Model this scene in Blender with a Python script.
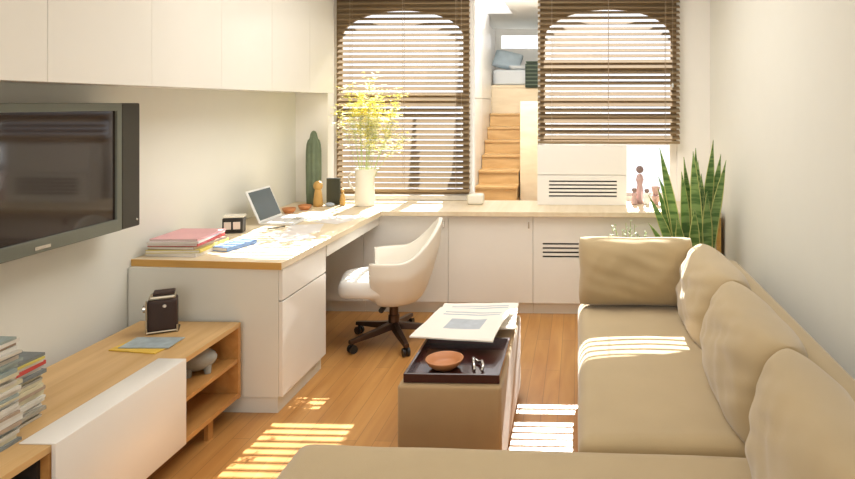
import bpy, bmesh, math, random
from mathutils import Vector, Matrix, noise
for o in list(bpy.data.objects): bpy.data.objects.remove(o, do_unlink=True)
SC = bpy.context.scene; C = SC.collection
R = math.radians; PI = math.pi
random.seed(7)
# ------------------------------------------------------------ camera
cam = bpy.data.objects.new('camera', bpy.data.cameras.new('camera')); C.objects.link(cam)
cam.data.sensor_width = 36; cam.data.lens = 650/855*36
cam.data.shift_x = -0.1495; cam.data.shift_y = -0.1596
cam.data.clip_start = 0.05
cam.location = (0, 0, 1.55); cam.rotation_euler = (R(90), 0, R(2)); SC.camera = cam
# ------------------------------------------------------------ world, sun, lights
SC.view_settings.view_transform = 'Standard'; SC.view_settings.look = 'None'
SC.view_settings.gamma = 1.0; SC.view_settings.use_curve_mapping = False
SC.view_settings.exposure = 0.15
W = bpy.data.worlds.new('World'); SC.world = W; W.use_nodes = True
W.node_tree.nodes['Background'].inputs[0].default_value = (0.93, 0.94, 1.0, 1)
W.node_tree.nodes['Background'].inputs[1].default_value = 1.35
def light(name, typ, loc, rot, energy, color, size=None, size_y=None, angle=None, spread=None):
    l = bpy.data.lights.new(name, typ); l.energy = energy; l.color = color
    if size: l.size = size
    if size_y: l.shape = 'RECTANGLE'; l.size_y = size_y
    if angle: l.angle = angle
    if spread: l.spread = spread
    o = bpy.data.objects.new(name, l); C.objects.link(o); o.location = loc; o.rotation_euler = rot
    return o
sd = Vector((-math.sin(R(2.6))*math.cos(R(36.2)), -math.cos(R(2.6))*math.cos(R(36.2)), -math.sin(R(36.2))))
s = light('sun', 'SUN', (0, 10, 8), (0, 0, 0), 24, (1, 0.968, 0.925), angle=R(0.25)); s.rotation_euler = sd.to_track_quat('-Z', 'Y').to_euler()
light('rear_fill_light', 'AREA', (-0.5, -2.9, 1.6), (R(90), 0, 0), 50, (1.0, 0.98, 0.945), 2.6, 1.9)  # added fill from behind the camera; the rear wall has no window
light('overhead_fill_front', 'AREA', (-0.5, 3.7, 2.72), (0, 0, 0), 42, (1, 0.98, 0.945), 1.6, 1.6)  # added overhead fill for the window end, no fixture modelled
light('overhead_fill_rear', 'AREA', (-0.5, 0.6, 2.72), (0, 0, 0), 16, (1, 0.98, 0.945), 1.6, 1.6)  # added weak overhead fill near the camera, no fixture modelled
light('alcove_fill_light', 'AREA', (-0.75, 6.9, 2.74), (R(20), 0, 0), 46, (1, 0.98, 0.95), 0.7, 0.7)  # added fill that brightens the stairs, no lamp there
# ------------------------------------------------------------ materials
def mat(name, col, rough=0.6, metal=0.0, spec=0.5, coat=0.0, trans=None, var=0.0, vscale=8, bump=0.0, bscale=200, sheen=0.0):
    m = bpy.data.materials.new(name); m.use_nodes = True; nt = m.node_tree; n = nt.nodes; L = nt.links
    p = n['Principled BSDF']; p.inputs['Base Color'].default_value = (*col, 1)
    p.inputs['Roughness'].default_value = rough; p.inputs['Metallic'].default_value = metal
    p.inputs['Specular IOR Level'].default_value = spec; p.inputs['Coat Weight'].default_value = coat
    p.inputs['Coat Roughness'].default_value = 0.05; p.inputs['Sheen Weight'].default_value = sheen
    tc = n.new('ShaderNodeTexCoord')
    nz = n.new('ShaderNodeTexNoise'); nz.inputs['Scale'].default_value = vscale; nz.inputs['Detail'].default_value = 4
    L.new(tc.outputs['Object'], nz.inputs['Vector'])
    mx = n.new('ShaderNodeMix'); mx.data_type = 'RGBA'
    v = max(var, 0.015)
    mx.inputs['A'].default_value = (*[max(0, c*(1-v)) for c in col], 1); mx.inputs['B'].default_value = (*[min(1, c*(1+v)) for c in col], 1)
    L.new(nz.outputs['Fac'], mx.inputs['Factor']); L.new(mx.outputs['Result'], p.inputs['Base Color'])
    if bump:
        b = n.new('ShaderNodeBump'); b.inputs['Strength'].default_value = bump; b.inputs['Distance'].default_value = 0.002
        n2 = n.new('ShaderNodeTexNoise'); n2.inputs['Scale'].default_value = bscale; n2.inputs['Detail'].default_value = 3
        L.new(tc.outputs['Object'], n2.inputs['Vector']); L.new(n2.outputs['Fac'], b.inputs['Height']); L.new(b.outputs['Normal'], p.inputs['Normal'])
    if trans:
        t = n.new('ShaderNodeBsdfTranslucent'); t.inputs[0].default_value = (*trans[:3], 1)
        ms = n.new('ShaderNodeMixShader'); ms.inputs[0].default_value = trans[3]
        L.new(p.outputs[0], ms.inputs[1]); L.new(t.outputs[0], ms.inputs[2]); L.new(ms.outputs[0], n['Material Output'].inputs[0])
    return m
def wood(name, c1, c2, scale=(14, 1.2, 14), rough=0.4, plank=None, coat=0.0):
    m = bpy.data.materials.new(name); m.use_nodes = True; nt = m.node_tree; n = nt.nodes; L = nt.links
    p = n['Principled BSDF']; p.inputs['Roughness'].default_value = rough; p.inputs['Coat Weight'].default_value = coat; p.inputs['Coat Roughness'].default_value = 0.25
    tc = n.new('ShaderNodeTexCoord'); mp = n.new('ShaderNodeMapping'); mp.inputs['Scale'].default_value = scale
    L.new(tc.outputs['Object'], mp.inputs[0])
    nz = n.new('ShaderNodeTexNoise'); nz.inputs['Scale'].default_value = 1.6; nz.inputs['Detail'].default_value = 6; nz.inputs['Distortion'].default_value = 0.6
    L.new(mp.outputs[0], nz.inputs['Vector'])
    r = n.new('ShaderNodeValToRGB'); r.color_ramp.elements[0].position = 0.3; r.color_ramp.elements[1].position = 0.7
    r.color_ramp.elements[0].color = (*c1, 1); r.color_ramp.elements[1].color = (*c2, 1)
    L.new(nz.outputs['Fac'], r.inputs[0]); out = r.outputs[0]
    if plank:
        mp2 = n.new('ShaderNodeMapping'); mp2.inputs['Rotation'].default_value = (0, 0, R(90)); L.new(tc.outputs['Object'], mp2.inputs[0])
        bk = n.new('ShaderNodeTexBrick'); L.new(mp2.outputs[0], bk.inputs['Vector'])
        bk.inputs['Scale'].default_value = 1; bk.inputs['Brick Width'].default_value = plank[0]; bk.inputs['Row Height'].default_value = plank[1]
        bk.inputs['Mortar Size'].default_value = plank[2]; bk.inputs['Mortar Smooth'].default_value = 0.3; bk.offset = 0.37
        bk.inputs['Color1'].default_value = (plank[3],)*3 + (1,); bk.inputs['Color2'].default_value = (1, 1, 1, 1); bk.inputs['Mortar'].default_value = (plank[4],)*3 + (1,)
        mx = n.new('ShaderNodeMix'); mx.data_type = 'RGBA'; mx.blend_type = 'MULTIPLY'; mx.inputs['Factor'].default_value = 1
        L.new(out, mx.inputs['A']); L.new(bk.outputs['Color'], mx.inputs['B']); out = mx.outputs['Result']
    L.new(out, p.inputs['Base Color'])
    return m
M = {}
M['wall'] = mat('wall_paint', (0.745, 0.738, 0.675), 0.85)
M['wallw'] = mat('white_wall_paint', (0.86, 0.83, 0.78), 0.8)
M['ceil'] = mat('ceiling_paint', (0.85, 0.84, 0.80), 0.9)
M['white'] = mat('white_lacquer', (0.83, 0.80, 0.745), 0.3)
M['gloss'] = mat('gloss_white_lacquer', (0.76, 0.735, 0.67), 0.2, spec=0.3)
M['cabin'] = mat('near_black', (0.03, 0.022, 0.018), 0.8)
M['floor'] = wood('floor_boards', (0.46, 0.205, 0.055), (0.62, 0.32, 0.10), (9, 0.8, 9), 0.33, (1.3, 0.083, 0.0012, 0.84, 0.45))
M['oak'] = wood('oak_top', (0.57, 0.34, 0.13), (0.70, 0.46, 0.21), (12, 1.0, 12), 0.38, (3.0, 0.11, 0.0004, 0.93, 0.7))
M['oakx'] = wood('oak_cabinet', (0.46, 0.22, 0.06), (0.58, 0.31, 0.10), (12, 1.2, 12), 0.42)
M['ctop'] = wood('counter_wood', (0.70, 0.57, 0.38), (0.78, 0.66, 0.48), (10, 0.9, 10), 0.4)
M['cedge'] = wood('counter_edge', (0.56, 0.30, 0.07), (0.64, 0.37, 0.10), (2, 2, 30), 0.45)
M['stairw'] = wood('stair_wood', (0.52, 0.31, 0.12), (0.66, 0.44, 0.20), (1.5, 8, 8), 0.45)
M['ply'] = wood('pale_plywood', (0.72, 0.58, 0.38), (0.80, 0.67, 0.47), (2, 2, 9), 0.5)
M['slat'] = wood('blind_wood', (0.235, 0.165, 0.095), (0.32, 0.235, 0.14), (1.0, 20, 20), 0.5)
M['slat'].node_tree.nodes['Principled BSDF'].inputs['Specular IOR Level'].default_value = 0.05; M['slat'].node_tree.nodes['Principled BSDF'].inputs['Roughness'].default_value = 0.9
M['cord'] = mat('blind_cord', (0.45, 0.36, 0.26), 0.8)
M['sofa'] = mat('tan_suede', (0.44, 0.335, 0.19), 0.95, var=0.09, vscale=5, bump=0.35, bscale=420, spec=0.2, sheen=0.35)
M['otto'] = mat('tan_suede_ottoman', (0.42, 0.29, 0.155), 0.95, var=0.08, vscale=9, bump=0.3, bscale=420, spec=0.2, sheen=0.3)
M['piping'] = mat('tan_piping', (0.40, 0.29, 0.17), 0.9)
M['chair'] = mat('cream_shell', (0.84, 0.79, 0.70), 0.45)
M['pad'] = mat('white_upholstery', (0.86, 0.84, 0.80), 0.75)
M['dkmetal'] = mat('bronze_metal', (0.10, 0.065, 0.05), 0.28, 0.85)
M['black'] = mat('black_plastic', (0.015, 0.013, 0.012), 0.4)
M['steel'] = mat('brushed_steel', (0.62, 0.60, 0.57), 0.25, 1.0)
M['bezel'] = mat('silver_grey_bezel', (0.15, 0.16, 0.13), 0.45, 0.35)
M['screen'] = mat('dark_screen_glass', (0.018, 0.010, 0.008), 0.06, spec=0.7, coat=0.15)
M['speaker'] = mat('speaker_mesh', (0.028, 0.024, 0.015), 0.55)
M['tray'] = mat('dark_cherry_wood', (0.045, 0.012, 0.010), 0.22, coat=0.5)
M['terra'] = mat('terracotta', (0.50, 0.20, 0.07), 0.5, var=0.1)
M['paper'] = mat('newsprint', (0.80, 0.75, 0.68), 0.85, var=0.04)
M['ink'] = mat('newsprint_picture', (0.42, 0.45, 0.49), 0.85, var=0.2, vscale=30)
M['leaf'] = None
M['ceramic'] = mat('cream_ceramic', (0.80, 0.76, 0.66), 0.25)
M['grey'] = mat('mottled_grey_ceramic', (0.34, 0.36, 0.35), 0.4, var=0.35, vscale=30)
M['camleather'] = mat('dark_leather', (0.035, 0.016, 0.012), 0.6, bump=0.4, bscale=500)
M['brass'] = mat('aged_nickel', (0.55, 0.50, 0.40), 0.35, 0.9)
M['alu'] = mat('silver_laptop', (0.80, 0.81, 0.82), 0.35, 0.3)
M['lcd'] = mat('laptop_display', (0.075, 0.10, 0.115), 0.2)
M['cactus'] = mat('green_skin', (0.14, 0.18, 0.11), 0.7, var=0.3, vscale=18)
M['tanwood'] = mat('honey_wood', (0.55, 0.33, 0.10), 0.5, var=0.15, vscale=15)
M['dkgreen'] = mat('dark_olive_board', (0.035, 0.04, 0.025), 0.5)
M['stone'] = mat('blue_grey_stone', (0.42, 0.47, 0.55), 0.5, var=0.1)
M['sheet'] = mat('bed_linen', (0.66, 0.68, 0.68), 0.9)
M['bpillow'] = mat('blue_grey_pillowcase', (0.42, 0.50, 0.54), 0.9, var=0.12, vscale=12)
M['soil'] = mat('potting_soil', (0.05, 0.03, 0.02), 0.95)
M['stem'] = mat('pale_green_stem', (0.42, 0.50, 0.18), 0.6)
M['yellow'] = mat('yellow_petals', (0.90, 0.78, 0.10), 0.6, trans=(0.95, 0.85, 0.2, 0.35), var=0.1)
M['pale'] = mat('pale_petals', (0.92, 0.90, 0.62), 0.6, trans=(0.95, 0.93, 0.7, 0.35))
M['lblue'] = mat('soft_green_leaf', (0.50, 0.60, 0.42), 0.6, trans=(0.6, 0.7, 0.5, 0.3))
def leafmat():
    m = bpy.data.materials.new('snake_plant_leaf'); m.use_nodes = True; nt = m.node_tree; n = nt.nodes; L = nt.links
    p = n['Principled BSDF']; p.inputs['Roughness'].default_value = 0.4
    uv = n.new('ShaderNodeUVMap'); sp = n.new('ShaderNodeSeparateXYZ'); L.new(uv.outputs[0], sp.inputs[0])
    e = n.new('ShaderNodeValToRGB'); e.color_ramp.elements[0].position = 0.78; e.color_ramp.elements[1].position = 0.86
    e.color_ramp.elements[0].color = (0, 0, 0, 1); e.color_ramp.elements[1].color = (1, 1, 1, 1); L.new(sp.outputs[0], e.inputs[0])
    tc = n.new('ShaderNodeTexCoord'); mp = n.new('ShaderNodeMapping'); mp.inputs['Scale'].default_value = (6, 6, 45); L.new(tc.outputs['Object'], mp.inputs[0])
    nz = n.new('ShaderNodeTexNoise'); nz.inputs['Scale'].default_value = 1; nz.inputs['Detail'].default_value = 3; L.new(mp.outputs[0], nz.inputs['Vector'])
    r = n.new('ShaderNodeValToRGB'); r.color_ramp.elements[0].position = 0.42; r.color_ramp.elements[1].position = 0.58
    r.color_ramp.elements[0].color = (0.10, 0.21, 0.055, 1); r.color_ramp.elements[1].color = (0.26, 0.40, 0.13, 1); L.new(nz.outputs['Fac'], r.inputs[0])
    mx = n.new('ShaderNodeMix'); mx.data_type = 'RGBA'; L.new(e.outputs[0], mx.inputs['Factor']); L.new(r.outputs[0], mx.inputs['A']); mx.inputs['B'].default_value = (0.66, 0.68, 0.25, 1)
    L.new(mx.outputs['Result'], p.inputs['Base Color'])
    t = n.new('ShaderNodeBsdfTranslucent'); L.new(mx.outputs['Result'], t.inputs[0]); ms = n.new('ShaderNodeMixShader'); ms.inputs[0].default_value = 0.3
    L.new(p.outputs[0], ms.inputs[1]); L.new(t.outputs[0], ms.inputs[2]); L.new(ms.outputs[0], n['Material Output'].inputs[0])
    return m
M['leaf'] = leafmat()
def glassmat():
    m = bpy.data.materials.new('window_glass'); m.use_nodes = True; nt = m.node_tree; n = nt.nodes; L = nt.links
    n.remove(n['Principled BSDF']); t = n.new('ShaderNodeBsdfTransparent'); t.inputs[0].default_value = (0.99, 0.995, 0.99, 1)
    g = n.new('ShaderNodeBsdfGlossy'); g.inputs['Roughness'].default_value = 0.02; ms = n.new('ShaderNodeMixShader'); ms.inputs[0].default_value = 0.03
    L.new(t.outputs[0], ms.inputs[1]); L.new(g.outputs[0], ms.inputs[2]); L.new(ms.outputs[0], n['Material Output'].inputs[0]); return m
M['glass'] = glassmat()
def blanketmat():
    m = bpy.data.materials.new('striped_blanket'); m.use_nodes = True; nt = m.node_tree; n = nt.nodes; L = nt.links
    p = n['Principled BSDF']; p.inputs['Roughness'].default_value = 0.95
    tc = n.new('ShaderNodeTexCoord'); w = n.new('ShaderNodeTexWave'); w.bands_direction = 'Z'; w.inputs['Scale'].default_value = 6; L.new(tc.outputs['Object'], w.inputs[0])
    r = n.new('ShaderNodeValToRGB'); r.color_ramp.elements[0].color = (0.035, 0.05, 0.035, 1); r.color_ramp.elements[1].color = (0.13, 0.16, 0.11, 1); r.color_ramp.elements[0].position = 0.6
    L.new(w.outputs['Fac'], r.inputs[0]); L.new(r.outputs[0], p.inputs['Base Color']); return m
M['blanket'] = blanketmat()
# ------------------------------------------------------------ helpers
ORG = {}
def tag(o, label=None, cat=None, group=None, kind=None):
    if label: o['label'] = label
    if cat: o['category'] = cat
    if group: o['group'] = group
    if kind: o['kind'] = kind
    return o
def thing(name, label, cat, loc=(0, 0, 0), rotz=0, group=None):
    o = bpy.data.objects.new(name, None); C.objects.link(o); o.empty_display_size = 0.1
    o.location = loc; o.rotation_euler = (0, 0, rotz); ORG[o.name] = Vector(loc) if not rotz else None
    return tag(o, label, cat, group)
def obj(name, bm, m, parent=None, bevel=0.0, smooth=False, loc=None, rotz=0, seg=2, subs=0):
    """parented meshes: world coordinates when the thing is unrotated, else local"""
    me = bpy.data.meshes.new(name)
    if parent is not None:
        og = ORG.get(parent.name)
        if og is not None: bmesh.ops.translate(bm, verts=bm.verts, vec=-og)
    elif loc is not None: pass
    if isinstance(bm, bmesh.types.BMesh):
        bmesh.ops.recalc_face_normals(bm, faces=bm.faces); bm.to_mesh(me); bm.free()
    o = bpy.data.objects.new(name, me); C.objects.link(o)
    for q in (m if isinstance(m, (list, tuple)) else [m]): me.materials.append(q)
    if parent is not None:
        o.parent = parent; ORG[o.name] = ORG.get(parent.name)
    else:
        # move the origin to the base centre of the mesh
        vs = [v.co for v in me.vertices]
        if loc is None:
            mn = Vector((min(v[i] for v in vs) for i in range(3))); mxx = Vector((max(v[i] for v in vs) for i in range(3)))
            c = Vector(((mn.x+mxx.x)/2, (mn.y+mxx.y)/2, mn.z)); me.transform(Matrix.Translation(-c)); o.location = c; ORG[o.name] = c
        else:
            o.location = loc; o.rotation_euler = (0, 0, rotz); ORG[o.name] = None
    if smooth:
        for p in me.polygons: p.use_smooth = True
    if bevel:
        b = o.modifiers.new('bevel', 'BEVEL'); b.width = bevel; b.segments = seg; b.limit_method = 'ANGLE'; b.angle_limit = R(40)
    if subs:
        b = o.modifiers.new('sub', 'SUBSURF'); b.levels = subs; b.render_levels = subs
    return o
def struct(name, bm, m, **k): return tag(obj(name, bm, m, **k), kind='structure')
def B(): return bmesh.new()
def box(bm, x0, x1, y0, y1, z0, z1, mi=0, mtx=None):
    vs = [bm.verts.new((x, y, z)) for x in (x0, x1) for y in (y0, y1) for z in (z0, z1)]
    if mtx: 
        for v in vs: v.co = mtx @ v.co
    for f in ((0, 1, 3, 2), (4, 6, 7, 5), (0, 4, 5, 1), (2, 3, 7, 6), (0, 2, 6, 4), (1, 5, 7, 3)):
        q = bm.faces.new([vs[i] for i in f]); q.material_index = mi
    return bm
def bx(*a, mi=0, mtx=None): return box(B(), *a, mi=mi, mtx=mtx)
def tube(bm, pts, r, n=8, cap=True, mi=0):
    pts = [Vector(p) for p in pts]; rs = r if isinstance(r, (list, tuple)) else [r]*len(pts); rings = []
    for i, p in enumerate(pts):
        d = (pts[min(i+1, len(pts)-1)]-pts[max(i-1, 0)]).normalized()
        a = d.cross(Vector((0, 0, 1)) if abs(d.z) < 0.95 else Vector((1, 0, 0))).normalized(); b = d.cross(a)
        rings.append([bm.verts.new(p+(a*math.cos(2*PI*k/n)+b*math.sin(2*PI*k/n))*rs[i]) for k in range(n)])
    for i in range(len(rings)-1):
        for k in range(n): bm.faces.new((rings[i][k], rings[i][(k+1) % n], rings[i+1][(k+1) % n], rings[i+1][k])).material_index = mi
    if cap: bm.faces.new(rings[0]).material_index = mi; bm.faces.new(rings[-1][::-1]).material_index = mi
    return bm
def lathe(bm, prof, n=32, c=(0, 0, 0), mi=0, cap=True):
    c = Vector(c); rings = []
    for r, z in prof:
        rings.append([bm.verts.new(c+Vector((r*math.cos(2*PI*k/n), r*math.sin(2*PI*k/n), z))) for k in range(n)])
    for i in range(len(rings)-1):
        for k in range(n): bm.faces.new((rings[i][k], rings[i][(k+1) % n], rings[i+1][(k+1) % n], rings[i+1][k])).material_index = mi
    if cap: bm.faces.new(rings[0]).material_index = mi; bm.faces.new(rings[-1][::-1]).material_index = mi
    return bm
def ball(bm, c, r, n=12, sc=(1, 1, 1), mi=0):
    q = bmesh.ops.create_uvsphere(bm, u_segments=n, v_segments=max(6, n//2), radius=r)
    for v in q['verts']: v.co = Vector((v.co.x*sc[0], v.co.y*sc[1], v.co.z*sc[2]))+Vector(c)
    for f in {f for v in q['verts'] for f in v.link_faces}: f.material_index = mi
    return bm
def soft(x0, x1, y0, y1, z0, z1, r, crown=0.0, n=26, amp=0.0, fr=4, wr=None, seed=0):
    """rounded upholstered block with a crowned top and soft unevenness"""
    bm = B(); a, b, c = (x1-x0)/2, (y1-y0)/2, (z1-z0)/2; cx, cy, cz = (x0+x1)/2, (y0+y1)/2, (z0+z1)/2
    bmesh.ops.create_cube(bm, size=2); bmesh.ops.subdivide_edges(bm, edges=bm.edges, cuts=n, use_grid_fill=True)
    for v in bm.verts:
        def mapc(t, h, rr):   # concentrate vertices near the edges
            return h*math.sin(t*PI/2)*0.6+h*t*0.4
        p = Vector((mapc(v.co.x, a, r), mapc(v.co.y, b, r), mapc(v.co.z, c, r)))
        q = Vector((max(-(a-r), min(a-r, p.x)), max(-(b-r), min(b-r, p.y)), max(-(c-r), min(c-r, p.z))))
        d = p-q
        if d.length > 1e-6:
            p = q+d.normalized()*r
        k = (1-(p.x/a)**2)*(1-(p.y/b)**2)
        if p.z > 0: p.z += crown*max(0, k)**0.6
        w = noise.noise(Vector((p.x*fr+seed, p.y*fr, p.z*fr)))*amp
        if d.length > 1e-6: p += d.normalized()*w
        v.co = p+Vector((cx, cy, cz))
    return bm
def pillow(w, h, t, n=36, pinch=0.06, wr=0.0, seed=0, e=0.42, sag=0.0):
    """cushion standing in the local XZ plane: width w (x), height h (z), thickness t (y)"""
    bm = B(); G = {}
    for s in (1, -1):
        for i in range(n+1):
            for j in range(n+1):
                u = math.sin((i/n*2-1)*PI/2); v = math.sin((j/n*2-1)*PI/2)
                edge = i in (0, n) or j in (0, n)
                if s == -1 and edge: G[s, i, j] = G[1, i, j]; continue
                x = u*w/2*(1-pinch*(1-v*v)**0.5*0+(-pinch*(1-abs(v))*abs(u)**3)); z = v*h/2*(1-pinch*(1-abs(u))*abs(v)**3)
                th = t/2*(max(0, 1-abs(u)**2.6)**e)*(max(0, 1-abs(v)**2.6)**e)
                wk = wr*(noise.noise(Vector((u*1.6+seed, v*3.6+u*2, s*2)))+0.45*noise.noise(Vector((u*4+seed, v*2-u*3, s*3))))*min(1, max(0, th/t*3.2-0.5))
                cr = 1-0.055*abs(u*v)**4; x *= cr; z *= cr
                z -= sag*(1-u*u)*max(0, v)
                G[s, i, j] = bm.verts.new((x, s*(th+wk), z+h/2))
    for s in (1, -1):
        for i in range(n):
            for j in range(n):
                q = (G[s, i, j], G[s, i+1, j], G[s, i+1, j+1], G[s, i, j+1])
                bm.faces.new(q if s == 1 else q[::-1])
    return bm
def xform(bm, mtx): bmesh.ops.transform(bm, matrix=mtx, verts=bm.verts); return bm
def extr(loops, y0, y1):
    """2D outline(s) in XZ (first = outer, others = holes) extruded along Y"""
    cu = bpy.data.curves.new('t', 'CURVE'); cu.dimensions = '2D'; cu.fill_mode = 'BOTH'; cu.extrude = (y1-y0)/2
    for lp in loops:
        sp = cu.splines.new('POLY'); sp.points.add(len(lp)-1); sp.use_cyclic_u = True
        for i, (x, z) in enumerate(lp): sp.points[i].co = (x, z, 0, 1)
    o = bpy.data.objects.new('t', cu); C.objects.link(o); dg = bpy.context.evaluated_depsgraph_get()
    me = bpy.data.meshes.new_from_object(o.evaluated_get(dg)); bm = B(); bm.from_mesh(me)
    bpy.data.objects.remove(o); bpy.data.curves.remove(cu); bpy.data.meshes.remove(me)
    bmesh.ops.remove_doubles(bm, verts=bm.verts, dist=1e-5)
    return xform(bm, Matrix(((1, 0, 0, 0), (0, 0, -1, (y0+y1)/2), (0, 1, 0, 0), (0, 0, 0, 1))))
def prism(pts, z0, z1):
    bm = B(); a = [bm.verts.new((x, y, z0)) for x, y in pts]; b = [bm.verts.new((x, y, z1)) for x, y in pts]; n = len(pts)
    bm.faces.new(a); bm.faces.new(b[::-1])
    for i in range(n): bm.faces.new((a[i], a[(i+1) % n], b[(i+1) % n], b[i]))
    return bm
def arch(x0, x1, z0, zs, zc, n=24):
    c = (x0+x1)/2; a = (x1-x0)/2
    return [(x0, z0), (x1, z0)]+[(c+a*math.cos(PI*k/n), zs+(zc-zs)*math.sin(PI*k/n)) for k in range(n+1)]
# ------------------------------------------------------------ room shell
XL, XR, YB, HC = -2.26, 1.06, 5.26, 2.78
struct('floor', bx(XL-0.1, XR+0.1, -3.1, YB+0.18, -0.1, 0), M['floor'])
struct('ceiling', bx(XL-0.1, XR+0.1, -3.1, YB+0.18, HC, HC+0.1), M['ceil'])
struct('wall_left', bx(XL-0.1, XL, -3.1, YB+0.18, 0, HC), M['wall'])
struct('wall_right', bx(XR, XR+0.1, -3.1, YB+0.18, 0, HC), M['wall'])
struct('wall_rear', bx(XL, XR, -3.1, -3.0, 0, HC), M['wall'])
def RC(x0, x1, z0, z1): return [(x0, z0), (x1, z0), (x1, z1), (x0, z1)]
WL2 = (-1.998, -0.885); WR2 = (-0.31, 0.80)
WL = (-1.985, -0.93); WR = (-0.275, 0.765)
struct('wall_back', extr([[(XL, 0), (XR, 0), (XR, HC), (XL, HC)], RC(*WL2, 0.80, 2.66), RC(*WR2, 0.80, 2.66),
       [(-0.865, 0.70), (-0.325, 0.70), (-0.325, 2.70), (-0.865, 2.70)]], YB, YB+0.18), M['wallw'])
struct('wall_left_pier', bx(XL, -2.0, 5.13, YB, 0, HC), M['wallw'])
struct('baseboard_right', bx(XR-0.012, XR, -3, 4.7, 0, 0.09), M['white'])
def window(n, x0, x1, W2, z0, rails, lower=None):
    w = thing('window_%d' % n, None, None, ((x0+x1)/2, 5.33, 0.80)); w['kind'] = 'structure'
    i = arch(x0, x1, z0+0.03, 2.095, 2.315)
    fr = extr([RC(W2[0]+0.001, W2[1]-0.001, z0, 2.659), i], 5.315, 5.355)
    for z, hh in rails: box(fr, x0, x1, 5.318, 5.352, z-hh, z+hh)
    obj('window_frame', fr, M['slat'], w)
    obj('pane', extr([i], 5.334, 5.338), M['glass'], w)
    if lower:
        obj('lower_frame', extr([RC(W2[0]+0.001, W2[1]-0.001, 0.801, z0-0.001), RC(lower[0], lower[1], 0.82, z0-0.02)], 5.315, 5.355), M['white'], w)
        obj('lower_pane', bx(lower[0], lower[1], 5.334, 5.338, 0.82, z0-0.02), M['glass'], w)
window(1, -1.955, -0.945, WL2, 0.801, [(1.575, 0.035)]); window(2, -0.268, 0.755, WR2, 1.23, [(1.85, 0.04), (1.57, 0.022), (1.425, 0.028)], (0.385, 0.745))
struct('trim_1', bx(-1.995, -0.90, 5.235, 5.26, 0.762, 0.80), M['white'], bevel=0.004)
# ------------------------------------------------------------ staircase nook beyond the opening
struct('floor_nook', prism([(-0.90, 5.44), (-0.27, 5.44), (-0.27, 8.2), (0.3, 8.2), (0.3, 10.9), (-1.45, 10.9), (-1.45, 8.93), (-1.25, 8.93), (-1.25, 7.0)], -0.1, 0), M['floor'])
struct('ceiling_nook', prism([(-0.90, 5.44), (-0.27, 5.44), (-0.27, 8.2), (0.3, 8.2), (0.3, 11.0), (-1.45, 11.0), (-1.45, 8.9), (-0.90, 8.9)], 2.78, 2.84), M['ceil'])
struct('wall_nook_left', prism([(-0.90, 5.44), (-0.87, 5.44), (-1.20, 7.0), (-1.22, 7.0), (-1.22, 6.94)], 0, 1.45), M['wallw'])
struct('window_4', prism([(-0.895, 5.44), (-0.885, 5.44), (-1.215, 6.93), (-1.225, 6.93)], 1.451, 2.78), M['glass'])  # glass added above the low wall so sun passes to the left window
struct('window_5', prism([(-0.901, 5.44), (-0.901, 8.899), (-1.25, 8.899), (-1.25, 6.9), (-1.22, 6.899)], 2.80, 2.81), M['glass'])  # glass roof strip added to let sun through to the left window
struct('wall_nook_side', prism([(-1.225, 7.0), (-1.225, 8.96), (-1.38, 8.96), (-1.38, 10.8), (-1.45, 10.8), (-1.45, 8.93), (-1.25, 8.93), (-1.25, 7.0)], 0, 2.76), M['wallw'])
struct('wall_nook_right', prism([(-0.325, 5.44), (-0.29, 5.44), (-0.29, 8.2), (0.3, 8.2), (0.3, 10.8), (0.25, 10.8), (0.25, 8.25), (-0.325, 8.25)], 0, 2.78), M['wallw'])
struct('wall_nook_back', extr([[(-1.45, 0), (0.3, 0), (0.3, 2.78), (-1.45, 2.78)], [(-1.3, 2.44), (0.2, 2.44), (0.2, 2.70), (-1.3, 2.70)]], 10.8, 10.9), M['wallw'])
w3 = thing('window_3', None, None, (-0.55, 10.85, 2.44)); w3['kind'] = 'structure'
obj('window_frame', extr([[(-1.3, 2.44), (0.2, 2.44), (0.2, 2.70), (-1.3, 2.70)], [(-1.28, 2.46), (0.18, 2.46), (0.18, 2.68), (-1.28, 2.68)]], 10.82, 10.88), M['white'], w3)
obj('pane', bx(-1.28, 0.18, 10.848, 10.852, 2.46, 2.68), M['glass'], w3)
t = thing('tall_cabinet', 'tall flat white cabinet standing left of the wooden stairs beyond the opening', 'cabinet', (-1.21, 7.9, 0))
obj('body', bx(-1.224, -1.212, 7.03, 8.95, 0, 2.5), M['white'], t)
for a, b in ((7.03, 7.98), (7.99, 8.95)):
    obj('door', bx(-1.2115, -1.196, a+0.003, b-0.003, 0.05, 1.60), M['white'], t, bevel=0.002); obj('door', bx(-1.2115, -1.196, a+0.003, b-0.003, 1.61, 2.49), M['white'], t, bevel=0.002)
t = thing('staircase', 'wooden box staircase climbing to the loft bed, seen between the two blinds', 'staircase', (-0.95, 8, 0))
SZ = [(7.25, 0.42), (7.5, 0.585), (7.75, 0.745), (8.0, 0.91), (8.25, 1.075), (8.5, 1.235), (8.75, 1.41)]
z0 = 0.26
obj('step', bx(-1.19, -0.71, 7.0, 8.99, 0, 0.26), M['stairw'], t)
for i, (y, z) in enumerate(SZ):
    zp = 0.26 if i == 0 else SZ[i-1][1]
    st = obj('step', bx(-1.19, -0.71, y, 8.99, zp+0.0005, z-0.0285), M['stairw'], t)
    obj('tread', bx(-1.19, -0.70, y-0.02, 8.99, z-0.028, z), M['stairw'], st, bevel=0.004)
t = thing('storage_block', 'pale plywood storage block to the right of the stairs', 'cabinet', (-0.5, 8.3, 0))
obj('body', bx(-0.69, -0.335, 7.72, 8.96, 0.0, 1.57), M['ply'], t, bevel=0.005)
obj('panel', bx(-0.685, -0.34, 7.70, 7.718, 0.03, 1.55), M['ply'], t, bevel=0.003)
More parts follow.
